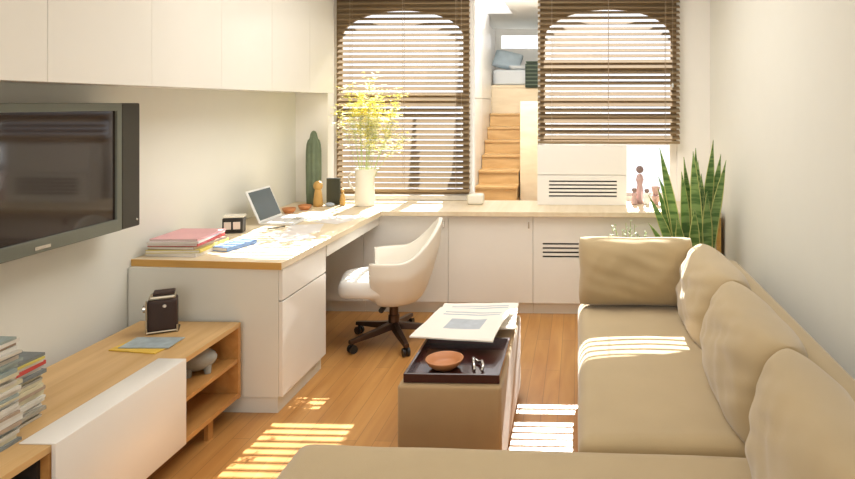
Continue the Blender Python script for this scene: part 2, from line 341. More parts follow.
t = thing('loft_platform', 'pale wooden platform carrying the bed at the top of the stairs', 'bed platform', (-0.55, 9.8, 0))
obj('front_panel', bx(-1.37, 0.24, 9.0, 9.03, 0.0, 1.76), M['ply'], t)
obj('deck', bx(-1.36, 0.24, 9.0, 10.78, 1.762, 1.80), M['ply'], t, bevel=0.003)
t = thing('loft_bed', 'low bed with white-grey sheets on the wooden loft platform', 'bed', (-0.55, 9.9, 1.80))
obj('mattress', soft(-1.2, 0.22, 9.08, 10.72, 1.80, 2.02, 0.04, 0.01, n=12), M['sheet'], t, smooth=True)
obj('duvet', soft(-0.98, 0.23, 9.09, 10.6, 2.022, 2.075, 0.06, 0.02, n=16, amp=0.015, fr=6), M['sheet'], t, smooth=True)
bp = xform(pillow(0.42, 0.30, 0.16, n=20, wr=0.008), Matrix.Translation((-1.04, 9.28, 2.045)) @ Matrix.Rotation(R(12), 4, 'Y') @ Matrix.Rotation(R(-35), 4, 'X'))
tag(obj('bed_pillow', bp, M['bpillow'], smooth=True), 'blue-grey pillow leaning at the left end of the loft bed', 'pillow')
tag(obj('folded_blanket', soft(-0.73, -0.2, 8.99, 10.5, 2.10, 2.13, 0.03, 0.01, n=16, amp=0.008), M['blanket'], smooth=True), 'dark green striped blanket spread over the loft bed', 'blanket')
bl = bpy.data.objects['folded_blanket']; obj('hanging_edge', soft(-0.73, -0.2, 8.955, 8.99, 1.76, 2.10, 0.015, n=10), M['blanket'], bl, smooth=True)
# ------------------------------------------------------------ blinds
def blind(name, label, x0, x1, zb, tilt, headz, hw):
    cxm = (x0+x1)/2; y = 5.205
    t = thing(name, label, 'window blind', (cxm, y, zb), group=None)
    obj('headrail', bx(x0, x1, y-0.03, y+0.03, headz-0.05, headz), M['slat'], t, bevel=0.003)
    obj('bottom_rail', bx(x0, x1, y-0.026, y+0.026, zb, zb+0.022), M['slat'], t, bevel=0.004)
    bm = B(); z = zb+0.05; p = 0.0434; c, s_ = math.cos(tilt), math.sin(tilt)
    while z < headz-0.06:
        mt = Matrix.Translation((cxm, y, z)) @ Matrix.Rotation(tilt, 4, 'X')
        box(bm, -(x1-x0)/2, (x1-x0)/2, -hw, hw, -0.002, 0.002, mtx=mt); z += p
    obj('slats', bm, M['slat'], t)
    for fx in (0.10, 0.5, 0.90):
        xx = x0+(x1-x0)*fx; bm = B()
        for yy in (y-0.027, y+0.027): tube(bm, [(xx, yy, zb+0.02), (xx, yy, headz-0.03)], 0.0016, 5)
        obj('ladder_cord', bm, M['cord'], t)
    bm = tube(B(), [(x1-0.06, y-0.034, headz-0.05), (x1-0.06, y-0.036, zb+0.48)], 0.0014, 5); pc = obj('pull_cord', bm, M['cord'], t)
    obj('tassel', lathe(B(), [(0.003, 0), (0.008, -0.008), (0.007, -0.03), (0.003, -0.035)], 10, (x1-0.06, y-0.036, zb+0.48)), M['sheet'], pc)
blind('wooden_blind', 'long brown wooden slat blind behind the flowers, reaching down to the counter', -1.945, -0.872, 0.835, R(26), 2.62, 0.029)
blind('wooden_blind', 'shorter brown wooden slat blind ending above the white air conditioner cover', -0.322, 0.808, 1.226, R(26), 2.62, 0.030)
# ------------------------------------------------------------ wall cabinets upper left
YS = [0.57, 1.155, 1.74, 2.326, 2.91, 3.495, 4.08, 4.665, 5.12]
lab = ['nearest flat white upper wall cabinet beyond the left picture edge', 'flat white upper wall cabinet over the near end of the television', 'flat white upper wall cabinet at the top left corner above the television',
       'flat white upper wall cabinet just right of the seam above the television', 'flat white upper wall cabinet above the console end', 'flat white upper wall cabinet above the stack of magazines on the desk',
       'flat white upper wall cabinet above the laptop', 'flat white upper wall cabinet at the window end, reflecting the flowers']
for i in range(2, 8):
    t = thing('wall_cabinet', lab[i], 'cabinet', (-2.07, (YS[i]+YS[i+1])/2, 1.63), group='upper wall cabinets')
    obj('body', bx(-2.259, -1.972, YS[i]+0.001, YS[i+1]-0.001, 1.63, 2.775), M['white'], t)
    g = 0.0022 if i < 3 else 0.0009
    obj('door', bx(-1.971, -1.95, YS[i]+g*0.7, YS[i+1]-(0.0022 if i == 2 else 0.0009), 1.628, 2.77), M['gloss'], t)
# ------------------------------------------------------------ worktop and low cabinets
t = thing('worktop', 'continuous L-shaped pale wood worktop forming the desk and the window counter', 'worktop', (-1.2, 4.9, 0.725))
pts = [(-2.258, 3.215), (-1.465, 3.165), (-1.435, 4.70), (1.03, 4.70), (1.03, 5.258), (-1.998, 5.258), (-1.998, 5.128), (-2.258, 5.128)]
obj('top', prism(pts, 0.7255, 0.76), M['ctop'], t, bevel=0.002)
obj('end_edge', prism([(-2.258, 3.2148), (-2.258, 3.209), (-1.465, 3.159), (-1.465, 3.1648)], 0.7255, 0.7598), M['cedge'], t)
t = thing('desk_pedestal', 'white drawer pedestal carrying the near end of the desk', 'drawer unit', (-1.83, 3.5, 0))
obj('body', bx(-2.255, -1.49, 3.185, 3.745, 0.085, 0.7245), M['wall'], t)
obj('toe_kick', bx(-2.255, -1.50, 3.20, 3.745, 0, 0.084), M['wall'], t)
obj('drawer', bx(-1.489, -1.47, 3.187, 3.743, 0.567, 0.7235), M['white'], t, bevel=0.0015)
obj('drawer', bx(-1.489, -1.47, 3.187, 3.743, 0.087, 0.560), M['white'], t, bevel=0.0015)
tag(obj('desk_apron', bx(-1.485, -1.465, 3.747, 4.738, 0.655, 0.7245), M['white']), 'narrow white apron board under the long front edge of the desk', 'apron')
def lowcab(label, x0, x1, handle, grille=None):
    t = thing('base_cabinet', label, 'cabinet', ((x0+x1)/2, 5.0, 0), group='white cabinets under the window counter')
    obj('body', bx(x0+0.001, x1-0.001, 4.762, 5.256, 0.085, 0.7245), M['white'], t)
    obj('toe_kick', bx(x0+0.001, x1-0.001, 4.785, 4.80, 0, 0.084), M['white'], t)
    if grille:
        gx0, gx1, gz0, gz1, ns = grille
        lp = [[(x0+0.0015, 0.088), (x1-0.0015, 0.088), (x1-0.0015, 0.722), (x0+0.0015, 0.722)]]; h = (gz1-gz0)/ns
        for k in range(ns): lp.append([(gx0, gz0+k*h), (gx1, gz0+k*h), (gx1, gz0+k*h+0.013), (gx0, gz0+k*h+0.013)])
        d = obj('door', extr(lp, 4.742, 4.7555), M['white'], t)
        obj('slot_shade_sheet', bx(gx0-0.005, gx1+0.005, 4.756, 4.761, gz0-0.005, gz1), M['cabin'], d)  # near-black sheet stands in for the shade inside the slots
    else: d = obj('door', bx(x0+0.0015, x1-0.0015, 4.742, 4.7615, 0.088, 0.722), M['white'], t, bevel=0.001)
    if handle: obj('handle', bx(handle-0.005, handle+0.005, 4.728, 4.742, 0.635, 0.685), M['steel'], d, bevel=0.002)
lowcab('white base cabinet under the desk in the far left corner', -2.0, -1.58, None)
lowcab('white base cabinet behind the swivel chair', -1.58, -0.953, -0.985)
lowcab('white base cabinet between the swivel chair and the vented cabinet', -0.953, -0.329, -0.36)
lowcab('wide white base cabinet with a slotted vent behind the sofa end', -0.329, 1.0, None, (-0.258, 0.42, 0.422, 0.546, 4))
tag(obj('end_panel', bx(1.0, 1.03, 4.72, 5.256, 0, 0.7245), M['cedge']), 'narrow wooden end panel closing the counter against the right wall', 'panel')
t = thing('air_conditioner_cover', 'white box with a slotted front on the counter under the right blind', 'vent cover', (0.03, 5.12, 0.76))
obj('body', bx(-0.315, 0.376, 5.052, 5.17, 0.761, 1.222), M['white'], t)
obj('upper_panel', bx(-0.315, 0.376, 5.032, 5.051, 0.995, 1.222), M['white'], t, bevel=0.0015)
lp = [[(-0.315, 0.762), (0.376, 0.762), (0.376, 0.991), (-0.315, 0.991)]]
for k in range(5): lp.append([(-0.225, 0.824+k*0.0285), (0.30, 0.824+k*0.0285), (0.30, 0.836+k*0.0285), (-0.225, 0.836+k*0.0285)])
gp = obj('lower_panel', extr(lp, 5.032, 5.0465), M['white'], t)
obj('slot_shade_sheet', bx(-0.23, 0.305, 5.047, 5.0515, 0.815, 0.96), M['cabin'], gp)  # slots darkened by a near-black sheet in place of real shade
# ------------------------------------------------------------ television
t = thing('television', 'wide flat television with grey frame mounted on the left wall', 'television', (-2.15, 2.5, 0.97))
obj('casing', bx(-2.16, -2.105, 1.92, 3.03, 0.965, 1.55), M['speaker'], t, bevel=0.006)
obj('wall_mount', bx(-2.259, -2.161, 2.25, 2.75, 1.1, 1.4), M['black'], t)
lp = B()
fr = extr([[(2.02, 0.968), (2.905, 0.968), (2.905, 1.55), (2.02, 1.55)], [(2.06, 1.022), (2.875, 1.022), (2.875, 1.515), (2.06, 1.515)]], -0.012, 0.012)
xform(fr, Matrix(((0, 1, 0, -2.098), (1, 0, 0, 0), (0, 0, 1, 0), (0, 0, 0, 1))))
fr_o = obj('bezel', fr, M['bezel'], t, bevel=0.003)
obj('nameplate', bx(-2.0860, -2.0835, 2.425, 2.50, 0.982, 0.995), M['steel'], fr_o)
obj('screen', bx(-2.104, -2.098, 2.05, 2.885, 1.012, 1.525), M['screen'], t)
sp = obj('speaker_panel', bx(-2.104, -2.088, 2.908, 3.03, 0.968, 1.55), M['speaker'], t, bevel=0.006)
obj('badge', ball(B(), (-2.087, 3.005, 1.0), 0.006, 10), M['steel'], sp)
# ------------------------------------------------------------ console
t = thing('media_console', 'long low oak media console against the left wall', 'console', (-1.93, 2.2, 0))
CX, CF, Y0, Y1 = -2.17, -1.663, 1.05, 3.15
obj('top', bx(CX, CF, Y0, Y1, 0.447, 0.47), M['oak'], t, bevel=0.0015)
for y in (Y0, 1.99, 2.65): obj('divider', bx(CX+0.012, CF-0.002, y, y+0.02, 0.128, 0.4465), M['oakx'], t)
obj('end_panel', bx(CX, CF, Y1-0.022, Y1, 0.10, 0.4465), M['oakx'], t)
obj('bottom', bx(CX, CF, Y0, Y1-0.0225, 0.105, 0.1275), M['oakx'], t, bevel=0.001)
obj('black_sheet', bx(CX+0.0115, CF-0.03, 1.975, 1.989, 0.129, 0.446), M['cabin'], t); obj('black_sheet', bx(CX+0.0115, CX+0.02, 1.08, 1.974, 0.129, 0.446), M['cabin'], t); obj('black_sheet', bx(CX+0.021, CF-0.02, 1.08, 1.974, 0.1276, 0.1284), M['cabin'], t)  # near-black sheets over the inner faces of the left compartment
obj('shelf', bx(CX+0.012, CF-0.003, 2.6705, Y1-0.0225, 0.278, 0.296), M['oakx'], t, bevel=0.001)
obj('back_panel', bx(CX, CX+0.011, Y0, Y1-0.0225, 0.128, 0.4465), M['oakx'], t)
fl = extr([[(CF-0.105, 0.4702), (CF-0.105, 0.475), (CF+0.016, 0.475), (CF+0.016, 0.115), (CF+0.001, 0.115), (CF+0.001, 0.4702)]], 1.995, 2.68)
obj('flap_door', fl, M['white'], t, bevel=0.002)
for y in (1.2, 2.92):
    obj('leg', bx(CF-0.05, CF-0.03, y, y+0.04, 0, 0.105), M['oakx'], t); obj('leg', bx(CX+0.05, CX+0.07, y, y+0.04, 0, 0.105), M['oakx'], t)
# vintage camera
t = thing('vintage_camera', 'dark leather box camera with nickel trim on the oak console', 'camera', (-1.97, 3.02, 0.471), R(28)); t.scale = (1.12, 1.12, 1.12)
obj('body', soft(-0.055, 0.055, -0.04, 0.04, 0.004, 0.14, 0.012, n=8), M['camleather'], t, smooth=True)
obj('top_plate', bx(-0.05, 0.05, -0.036, 0.036, 0.138, 0.155), M['brass'], t, bevel=0.008)
hd = obj('viewing_hood', bx(-0.035, 0.045, -0.03, 0.03, 0.155, 0.168), M['camleather'], t, bevel=0.004)
bm = B()
for p, q in (((-0.056, -0.042, 0.0), (-0.056, -0.042, 0.142)), ((0.056, -0.042, 0.0), (0.056, -0.042, 0.03)), ((-0.056, -0.042, 0.008), (0.056, -0.042, 0.008))): tube(bm, [p, q], 0.0038, 8)
obj('metal_trim', bm, M['brass'], t)
ln = obj('lens', tube(B(), [(-0.053, 0.0, 0.10), (-0.072, 0.0, 0.10)], 0.016, 16), M['steel'], t, smooth=False)
obj('lens_glass', tube(B(), [(-0.072, 0.0, 0.10), (-0.0735, 0.0, 0.10)], 0.011, 16), M['screen'], ln)
obj('winding_knob', tube(B(), [(0.01, -0.04, 0.115), (0.01, -0.05, 0.115)], 0.007, 14), M['steel'], t)
obj('base_plate', bx(-0.052, 0.062, -0.038, 0.038, 0.0, 0.006), M['black'], t, bevel=0.002)
# envelope and leaflet
def sheet(name, cx, cy, z, w, d, rz, m, label, cat, th=0.003, group=None, bend=0.0):
    o = obj(name, bx(-w/2, w/2, -d/2, d/2, 0, th), m, loc=(cx, cy, z), rotz=rz, bevel=0.0006); return tag(o, label, cat, group)
M['yel'] = mat('manila_yellow', (0.72, 0.47, 0.07), 0.6); M['photo'] = mat('blue_print', (0.36, 0.43, 0.46), 0.35, var=0.55, vscale=22)
sheet('envelope', -1.92, 2.82, 0.4705, 0.23, 0.15, R(-8), M['yel'], 'yellow envelope under the blue leaflet on the oak console', 'envelope', 0.005)
sheet('leaflet', -1.905, 2.845, 0.4760, 0.22, 0.13, R(2), M['photo'], 'blue-grey printed leaflet lying on the yellow envelope', 'leaflet', 0.003)
# ceramic pig on shelf
t = thing('ceramic_animal', 'mottled grey ceramic animal standing in the open console shelf', 'figurine', (-1.765, 2.955, 0.2965), R(38)); t.scale = (1.25, 1.2, 1.1)
bm = ball(B(), (0, 0, 0.058), 0.046, 22, (1.45, 1, 1)); obj('body', bm, M['grey'], t, smooth=True)
obj('snout', tube(B(), [(-0.05, 0, 0.06), (-0.072, 0, 0.058)], [0.019, 0.014], 14), M['grey'], t)
for a in (-1, 1):
    obj('ear', lathe(B(), [(0.011, 0), (0.007, 0.014), (0.001, 0.022)], 10, (-0.038, a*0.022, 0.098)), M['grey'], t, smooth=True)
    for b in (-1, 1): obj('leg', lathe(B(), [(0.011, 0), (0.013, 0.035)], 12, (b*0.032, a*0.022, 0)), M['grey'], t)
# magazines
MC = [(0.62, 0.58, 0.50), (0.35, 0.33, 0.28), (0.55, 0.52, 0.45), (0.68, 0.66, 0.60), (0.20, 0.22, 0.22), (0.40, 0.30, 0.22), (0.50, 0.53, 0.52), (0.6, 0.55, 0.38), (0.30, 0.36, 0.34)]
mm = [mat('magazine_cover_%d' % i, c, 0.45, var=0.25, vscale=25) for i, c in enumerate(MC)]
M['mred'] = mat('red_cover', (0.55, 0.06, 0.05), 0.45); M['myel'] = mat('yellow_cover', (0.68, 0.58, 0.14), 0.45)
M['mpink'] = mat('pink_cover', (0.70, 0.36, 0.38), 0.45, var=0.1); M['mblue'] = mat('blue_cover', (0.16, 0.28, 0.55), 0.45); M['mwhite'] = mat('pale_cover', (0.74, 0.70, 0.68), 0.45, var=0.1)
def magazine(cx, cy, z, w, d, th, rz, m, label, group, name='magazine', cat='magazine'):
    bm = B(); box(bm, -w/2, w/2, -d/2, d/2, 0, th*0.16, 0); box(bm, -w/2, w/2, -d/2, d/2, th*0.84, th, 0)
    box(bm, -w/2+0.002, w/2-0.003, -d/2+0.003, d/2-0.003, th*0.16, th*0.84, 1); box(bm, w/2-0.003, w/2, -d/2, d/2, th*0.16, th*0.84, 0)
    return tag(obj(name, bm, [m, M['paper']], loc=(cx, cy, z), rotz=rz), label, cat, group)
def stack(cx, cy, z, n, lbl, toplbl, group, tops, w=0.215, d=0.19, t0=0.011, t1=0.019):
    for i in range(n):
        th = random.uniform(t0, t1)
        k = n-1-i
        m = tops[k] if k < len(tops) else random.choice(mm)
        magazine(cx+random.uniform(-0.009, 0.009), cy+random.uniform(-0.008, 0.008), z, w*random.uniform(0.93, 1.0), d*random.uniform(0.92, 1.0), th, R(random.uniform(-3.5, 3.5)), m,
                 toplbl[k] if k < len(toplbl) else lbl, group)
        z += th+0.0006
stack(-1.945, 2.125, 0.4705, 21, 'thin magazine in the right-hand stack on the console, below its colourful top ones', ['dark magazine topping the right-hand stack on the console', 'yellow-edged magazine second from the top of the right-hand console stack', 'pale magazine third from the top of the right-hand console stack', 'red magazine near the top of the right-hand console stack'],
      'magazines in the right-hand console stack', [mm[4], M['myel'], mm[3], M['mred']], w=0.20, d=0.13, t0=0.006, t1=0.013)
stack(-1.905, 1.93, 0.4705, 29, 'thin magazine in the taller left-hand stack at the picture edge, below its top two', ['grey-green magazine topping the taller stack at the left picture edge', 'pale magazine just under the top of the left-hand console stack'],
      'magazines in the left-hand console stack', [mm[8], mm[3]], w=0.235, d=0.20, t0=0.007, t1=0.014)
for i in range(5):
    o = tag(obj('upright_magazine', bx(-0.012, 0.012, -0.1, 0.1, 0, 0.24), random.choice(mm), loc=(-1.80, 1.82+i*0.029, 0.1285), rotz=R(90)), 'magazine standing upright in the dark open left compartment of the console', 'magazine', 'magazines standing inside the console')
# ------------------------------------------------------------ desk items
z = 0.7605
bk = [(0.018, M['mwhite'], 'pale book at the bottom of the pile on the desk corner', 0.30, 0.36, -3), (0.016, M['myel'], 'yellow-edged book second from the bottom of the desk pile', 0.30, 0.37, 4), (0.014, mm[5], 'brown-red book in the middle of the desk pile', 0.27, 0.35, -2),
      (0.015, M['mred'], 'red book third from the top of the desk pile', 0.28, 0.34, 3), (0.012, M['mwhite'], 'white book just under the pink one on the desk pile', 0.28, 0.37, 6), (0.010, M['mpink'], 'pink-covered book topping the pile on the desk corner', 0.27, 0.34, 2)]
for th, m, lb, w, d, a in bk:
    magazine(-2.09+random.uniform(-0.006, 0.006), 3.42, z, w*0.92, d*0.85, th, R(a), m, lb, 'books piled on the desk corner', 'book', 'book'); z += th+0.0006
magazine(-1.88, 3.50, 0.7605, 0.10, 0.22, 0.022, R(-14), M['mblue'], 'small blue book beside the pile on the desk', 'books piled on the desk corner', 'book', 'book')
t = thing('flip_clock', 'small black desk clock with pale number panels and white top', 'clock', (-2.10, 3.90, 0.7605), R(14)); t.scale = (1.12, 1.12, 1.12)
obj('case', bx(-0.052, 0.052, -0.035, 0.035, 0, 0.082), M['black'], t, bevel=0.006)
obj('top', bx(-0.050, 0.055, -0.03, 0.038, 0.0825, 0.094), M['ceramic'], t, bevel=0.003)
M['digit'] = mat('clock_flap', (0.78, 0.66, 0.60), 0.5)
for a in (-0.024, 0.022):
    f = obj('number_flap', bx(a-0.018, a+0.018, -0.038, -0.0355, 0.022, 0.062), M['digit'], t, bevel=0.004)
# laptop, facing +X
t = thing('laptop', 'open silver laptop on the desk facing the swivel chair', 'laptop', (-1.96, 4.29, 0.7605))
obj('base', bx(-2.055, -1.83, 4.13, 4.45, 0.7605, 0.777), M['alu'], t, bevel=0.006)
kb = obj('keyboard', bx(-2.035, -1.925, 4.15, 4.43, 0.7771, 0.7785), M['mwhite'], t)
obj('trackpad', bx(-1.905, -1.855, 4.25, 4.33, 0.7771, 0.7778), M['steel'], t)
rot = Matrix.Translation((-2.052, 4.29, 0.772)) @ Matrix.Rotation(R(-24), 4, 'Y')
ld = obj('lid', xform(bx(-0.012, 0, -0.16, 0.16, 0, 0.225), rot), M['alu'], t, bevel=0.004)
obj('display', xform(bx(0.0005, 0.0015, -0.147, 0.147, 0.016, 0.212), rot), M['lcd'], ld)
# papers and pen
for x, y, a, lb in ((-1.72, 4.02, 15, 'white sheet of paper nearest the front of the desk'), (-1.62, 4.36, -20, 'white sheet of paper beyond the laptop on the desk'), (-1.70, 3.80, 40, 'white sheet of paper on the sunlit middle of the desk')):
    sheet('paper_sheet', x, y, 0.7603+a*0.00001, 0.21, 0.297, R(a), M['mwhite'], lb, 'paper', 0.0015, 'papers on the desk')
tag(obj('pen', tube(B(), [(-1.93, 3.98, 0.767), (-1.86, 4.07, 0.767)], 0.004, 8), M['black']), 'dark pen lying in front of the laptop', 'pen')
# green column
bm = B(); prof = [(0.0, 0.050), (0.1, 0.054), (0.3, 0.056), (0.42, 0.055), (0.47, 0.050), (0.50, 0.042), (0.515, 0.030), (0.535, 0.026), (0.555, 0.022), (0.57, 0.012), (0.575, 0.001)]
n = 48; rings = []
for zz, r in prof:
    rings.append([bm.verts.new((r*(1+0.10*math.cos(k*2*PI/n*9))*math.cos(2*PI*k/n), 0.8*r*(1+0.10*math.cos(k*2*PI/n*9))*math.sin(2*PI*k/n), zz)) for k in range(n)])
for i in range(len(rings)-1):
    for k in range(n): bm.faces.new((rings[i][k], rings[i][(k+1) % n], rings[i+1][(k+1) % n], rings[i+1][k]))
bm.faces.new(rings[0])
tag(obj('cactus', bm, M['cactus'], loc=(-2.055, 4.99, 0.7605), smooth=True), 'tall ribbed dark green column like a cactus standing against the pier', 'cactus')
t = thing('carved_figure', 'honey-coloured carved wooden figure with rounded head in front of the green column', 'figurine', (-1.985, 4.90, 0.7605))
obj('body', lathe(B(), [(0.034, 0), (0.036, 0.03), (0.030, 0.09), (0.024, 0.125), (0.020, 0.13)], 20, (-1.985, 4.90, 0.7605)), M['tanwood'], t, smooth=True)
obj('head', ball(B(), (-1.985, 4.90, 0.7605+0.158), 0.038, 18, (0.95, 0.8, 1.0)), M['tanwood'], t, smooth=True)
t = thing('display_board', 'dark olive upright panel between the carved wooden figures', 'board', (-1.90, 4.985, 0.7605))
obj('panel', bx(-1.95, -1.845, 4.975, 4.995, 0.7605, 0.968), M['dkgreen'], t, bevel=0.002)
t = thing('carved_peg', 'small honey-coloured pointed wooden figure right of the dark panel', 'figurine', (-1.815, 4.955, 0.7605))
obj('body', lathe(B(), [(0.020, 0), (0.022, 0.03), (0.015, 0.08), (0.008, 0.10)], 16, (-1.815, 4.955, 0.7605)), M['tanwood'], t, smooth=True)
obj('head', ball(B(), (-1.815, 4.955, 0.873), 0.014, 12), M['tanwood'], t, smooth=True)
tag(obj('pebble', ball(B(), (-1.895, 4.90, 0.776), 0.0155, 14, (2.4, 1.3, 1)), M['stone'], smooth=True), 'flat blue-grey stone in front of the dark panel', 'stone')
for x, y, lb in ((-2.075, 4.60, 'small reddish-brown clay dish right behind the laptop'), (-2.02, 4.74, 'small reddish-brown clay dish nearest the carved figures')):
    tag(obj('clay_dish', lathe(B(), [(0.028, 0), (0.044, 0.018), (0.048, 0.036), (0.043, 0.036), (0.036, 0.018), (0.001, 0.010)], 24, (x, y, 0.7605), cap=False), M['terra'], smooth=True), lb, 'dish', 'clay dishes on the desk')
# pitcher and flowers
PX, PY = -1.64, 4.95
t = thing('pitcher', 'tall cream ceramic pitcher holding the yellow flowers on the counter', 'pitcher', (PX, PY, 0.7605))
pr = [(0.001, 0.0), (0.074, 0.0), (0.078, 0.008), (0.073, 0.12), (0.070, 0.22), (0.074, 0.275), (0.077, 0.285), (0.071, 0.283), (0.065, 0.22), (0.067, 0.10), (0.060, 0.012), (0.001, 0.012)]
bm = lathe(B(), pr, 36, (0, 0, 0), cap=False)
for v in bm.verts:
    if v.co.z > 0.25 and v.co.x > 0.03: v.co.x += (v.co.z-0.25)*0.8*(v.co.x/0.07)
obj('body', xform(bm, Matrix.Translation((PX, PY, 0.7605))), M['ceramic'], t, smooth=True)
hp = [(-0.066, 0.245), (-0.10, 0.25), (-0.125, 0.225), (-0.128, 0.19), (-0.11, 0.15), (-0.085, 0.125), (-0.070, 0.115)]
obj('handle', tube(B(), [(PX+a, PY, 0.7605+b) for a, b in hp], 0.009, 10), M['ceramic'], t, smooth=True)
FZ = 0.79
t = thing('flower_bouquet', 'airy yellow flowering branches standing in the cream pitcher', 'flowers', (PX, PY, FZ))
def blossoms(bm, p, m_i, r):
    for k in range(4):
        a = k*PI/2+random.random(); d = Vector((math.cos(a), math.sin(a), random.uniform(-0.3, 0.6))).normalized(); u = d.cross(Vector((0.1, 0.3, 1))).normalized()
        q = [p+d*0.001, p+d*r*0.6+u*r*0.32, p+d*r, p+d*r*0.6-u*r*0.32]
        f = bm.faces.new([bm.verts.new(x) for x in q]); f.material_index = m_i
random.seed(21)
for i in range(19):
    a = 2*PI*i/19*1.618*3; sp_ = random.uniform(0.04, 0.27); top = random.uniform(1.28, 1.80-abs(sp_)*0.5)
    dx = math.cos(a)*sp_+0.045; dy = math.sin(a)*sp_*0.55
    if PX+dx < -1.90: dx = -0.24
    P0 = Vector((PX+math.cos(a)*0.02, PY+math.sin(a)*0.02, FZ)); P1 = Vector((PX+math.cos(a)*0.04+0.01, PY+math.sin(a)*0.04, 1.05)); P2 = Vector((PX+dx*0.75, min(5.1, PY+dy*0.75), (1.12+top)/2)); P3 = Vector((PX+dx, min(5.12, PY+dy), top))
    pts = []
    for k in range(13):
        s_ = k/12; pts.append((1-s_)**3*P0+3*(1-s_)**2*s_*P1+3*(1-s_)*s_*s_*P2+s_**3*P3)
    br = obj('flower_branch', tube(B(), pts, [0.0028-0.0018*k/12 for k in range(13)], 5), M['stem'], t)
    bm = B(); mi = 0
    for k in range(8, 13):
        for q in range(13):
            off = Vector((random.gauss(0, 0.034), random.gauss(0, 0.022), random.gauss(0, 0.034))); p = pts[k]+off
            p.y = min(p.y, 5.14)
            tube(bm, [pts[k], p], 0.0006, 3, False, 2)
            yel = 0 if (1.45 < p.z < 1.62 and random.random() < 0.75) or random.random() < 0.2 else 1
            blossoms(bm, p, yel, random.uniform(0.016, 0.027))
    obj('blossoms', bm, [M['yellow'], M['pale'], M['stem']], br)
tag(obj('white_box', soft(-0.86, -0.735, 5.0, 5.1, 0.7605, 0.845, 0.02, n=8), M['ceramic'], smooth=True), 'small rounded white box on the counter just right of the long blind', 'box')
# ------------------------------------------------------------ swivel chair
t = thing('swivel_chair', 'cream bucket swivel chair on a dark five-star caster base at the desk', 'office chair', (-1.20, 4.20, 0), R(14))
n, mt_ = 48, 16; bm = B(); rows = []
for i in range(n+1):
    ph = R(-122+244*i/n); f = abs(ph)/R(80); k = max(0, 1-f); k = k*k*(3-2*k)
    rim = 0.565+0.225*k
    fr = 1-0.03*max(0, (abs(ph)-R(60))/R(62)); row = []
    for j in range(mt_+1):
        s_ = j/mt_; rad = 0.11+0.17*min(1, s_*1.35)**0.5*fr+0.035*k*s_**3
        zz = 0.262+(rim-0.262)*(s_**1.35)
        x = math.cos(ph)*rad*(1.0); y = math.sin(ph)*rad*1.02
        if x < -0.145: x = -0.145-(-0.145-x)*0.15
        row.append(bm.verts.new((x, y, zz)))
    rows.append(row)
for i in range(n):
    for j in range(mt_): bm.faces.new((rows[i][j], rows[i+1][j], rows[i+1][j+1], rows[i][j+1]))
sh = obj('shell', bm, M['chair'], t, smooth=True)
sm = sh.modifiers.new('thick', 'SOLIDIFY'); sm.thickness = 0.026; sm.offset = -1; b = sh.modifiers.new('b', 'BEVEL'); b.width = 0.009; b.segments = 3; b.limit_method = 'ANGLE'; b.angle_limit = R(50)
bm = soft(-0.335, 0.17, -0.235, 0.235, 0.335, 0.435, 0.045, 0.03, n=18)
for v in bm.verts:
    f = max(0, (v.co.x+0.05)/0.22) if v.co.x > -0.05 else max(0, (-0.05-v.co.x)/0.285)
    v.co.y *= (1-0.35*f*f)
obj('seat', bm, M['pad'], t, smooth=True)
obj('seat_pan', lathe(B(), [(0.02, 0.27), (0.12, 0.275), (0.19, 0.328), (0.19, 0.334), (0.02, 0.334)], 28, (-0.02, 0, 0)), M['chair'], t, smooth=True)
obj('seat_bracket', bx(-0.09, 0.07, -0.06, 0.06, 0.252, 0.268), M['dkmetal'], t, bevel=0.004)
obj('column', lathe(B(), [(0.036, 0.085), (0.036, 0.17), (0.029, 0.175), (0.029, 0.252)], 22, (0, 0, 0)), M['dkmetal'], t)
kn = obj('tilt_knob', tube(B(), [(-0.06, -0.05, 0.24), (-0.075, -0.11, 0.235)], 0.017, 14), M['black'], t)
for k in range(5):
    a = R(-74+72*k); d = Vector((math.cos(a), math.sin(a), 0)); u = Vector((-d.y, d.x, 0)); bm = B(); secs = []
    for r_, zt, zb, w in ((0.015, 0.13, 0.085, 0.027), (0.13, 0.108, 0.072, 0.024), (0.315, 0.082, 0.060, 0.017)):
        secs.append([bm.verts.new(d*r_+u*s1*w+Vector((0, 0, zz))) for s1, zz in ((-1, zb), (1, zb), (0.75, zt), (-0.75, zt))])
    for i in range(2):
        for q in range(4): bm.faces.new((secs[i][q], secs[i][(q+1) % 4], secs[i+1][(q+1) % 4], secs[i+1][q]))
    bm.faces.new(secs[0]); bm.faces.new(secs[-1][::-1])
    leg = obj('base_arm', bm, M['dkmetal'], t, bevel=0.003)
    c = d*0.295; bm = B()
    for s1 in (-1, 1): tube(bm, [c+u*s1*0.006+Vector((0, 0, 0.026)), c+u*s1*0.022+Vector((0, 0, 0.026))], 0.026, 16)
    tube(bm, [c+Vector((0, 0, 0.03)), c+Vector((0, 0, 0.066))], 0.007, 8)
    obj('caster', bm, M['black'], leg)
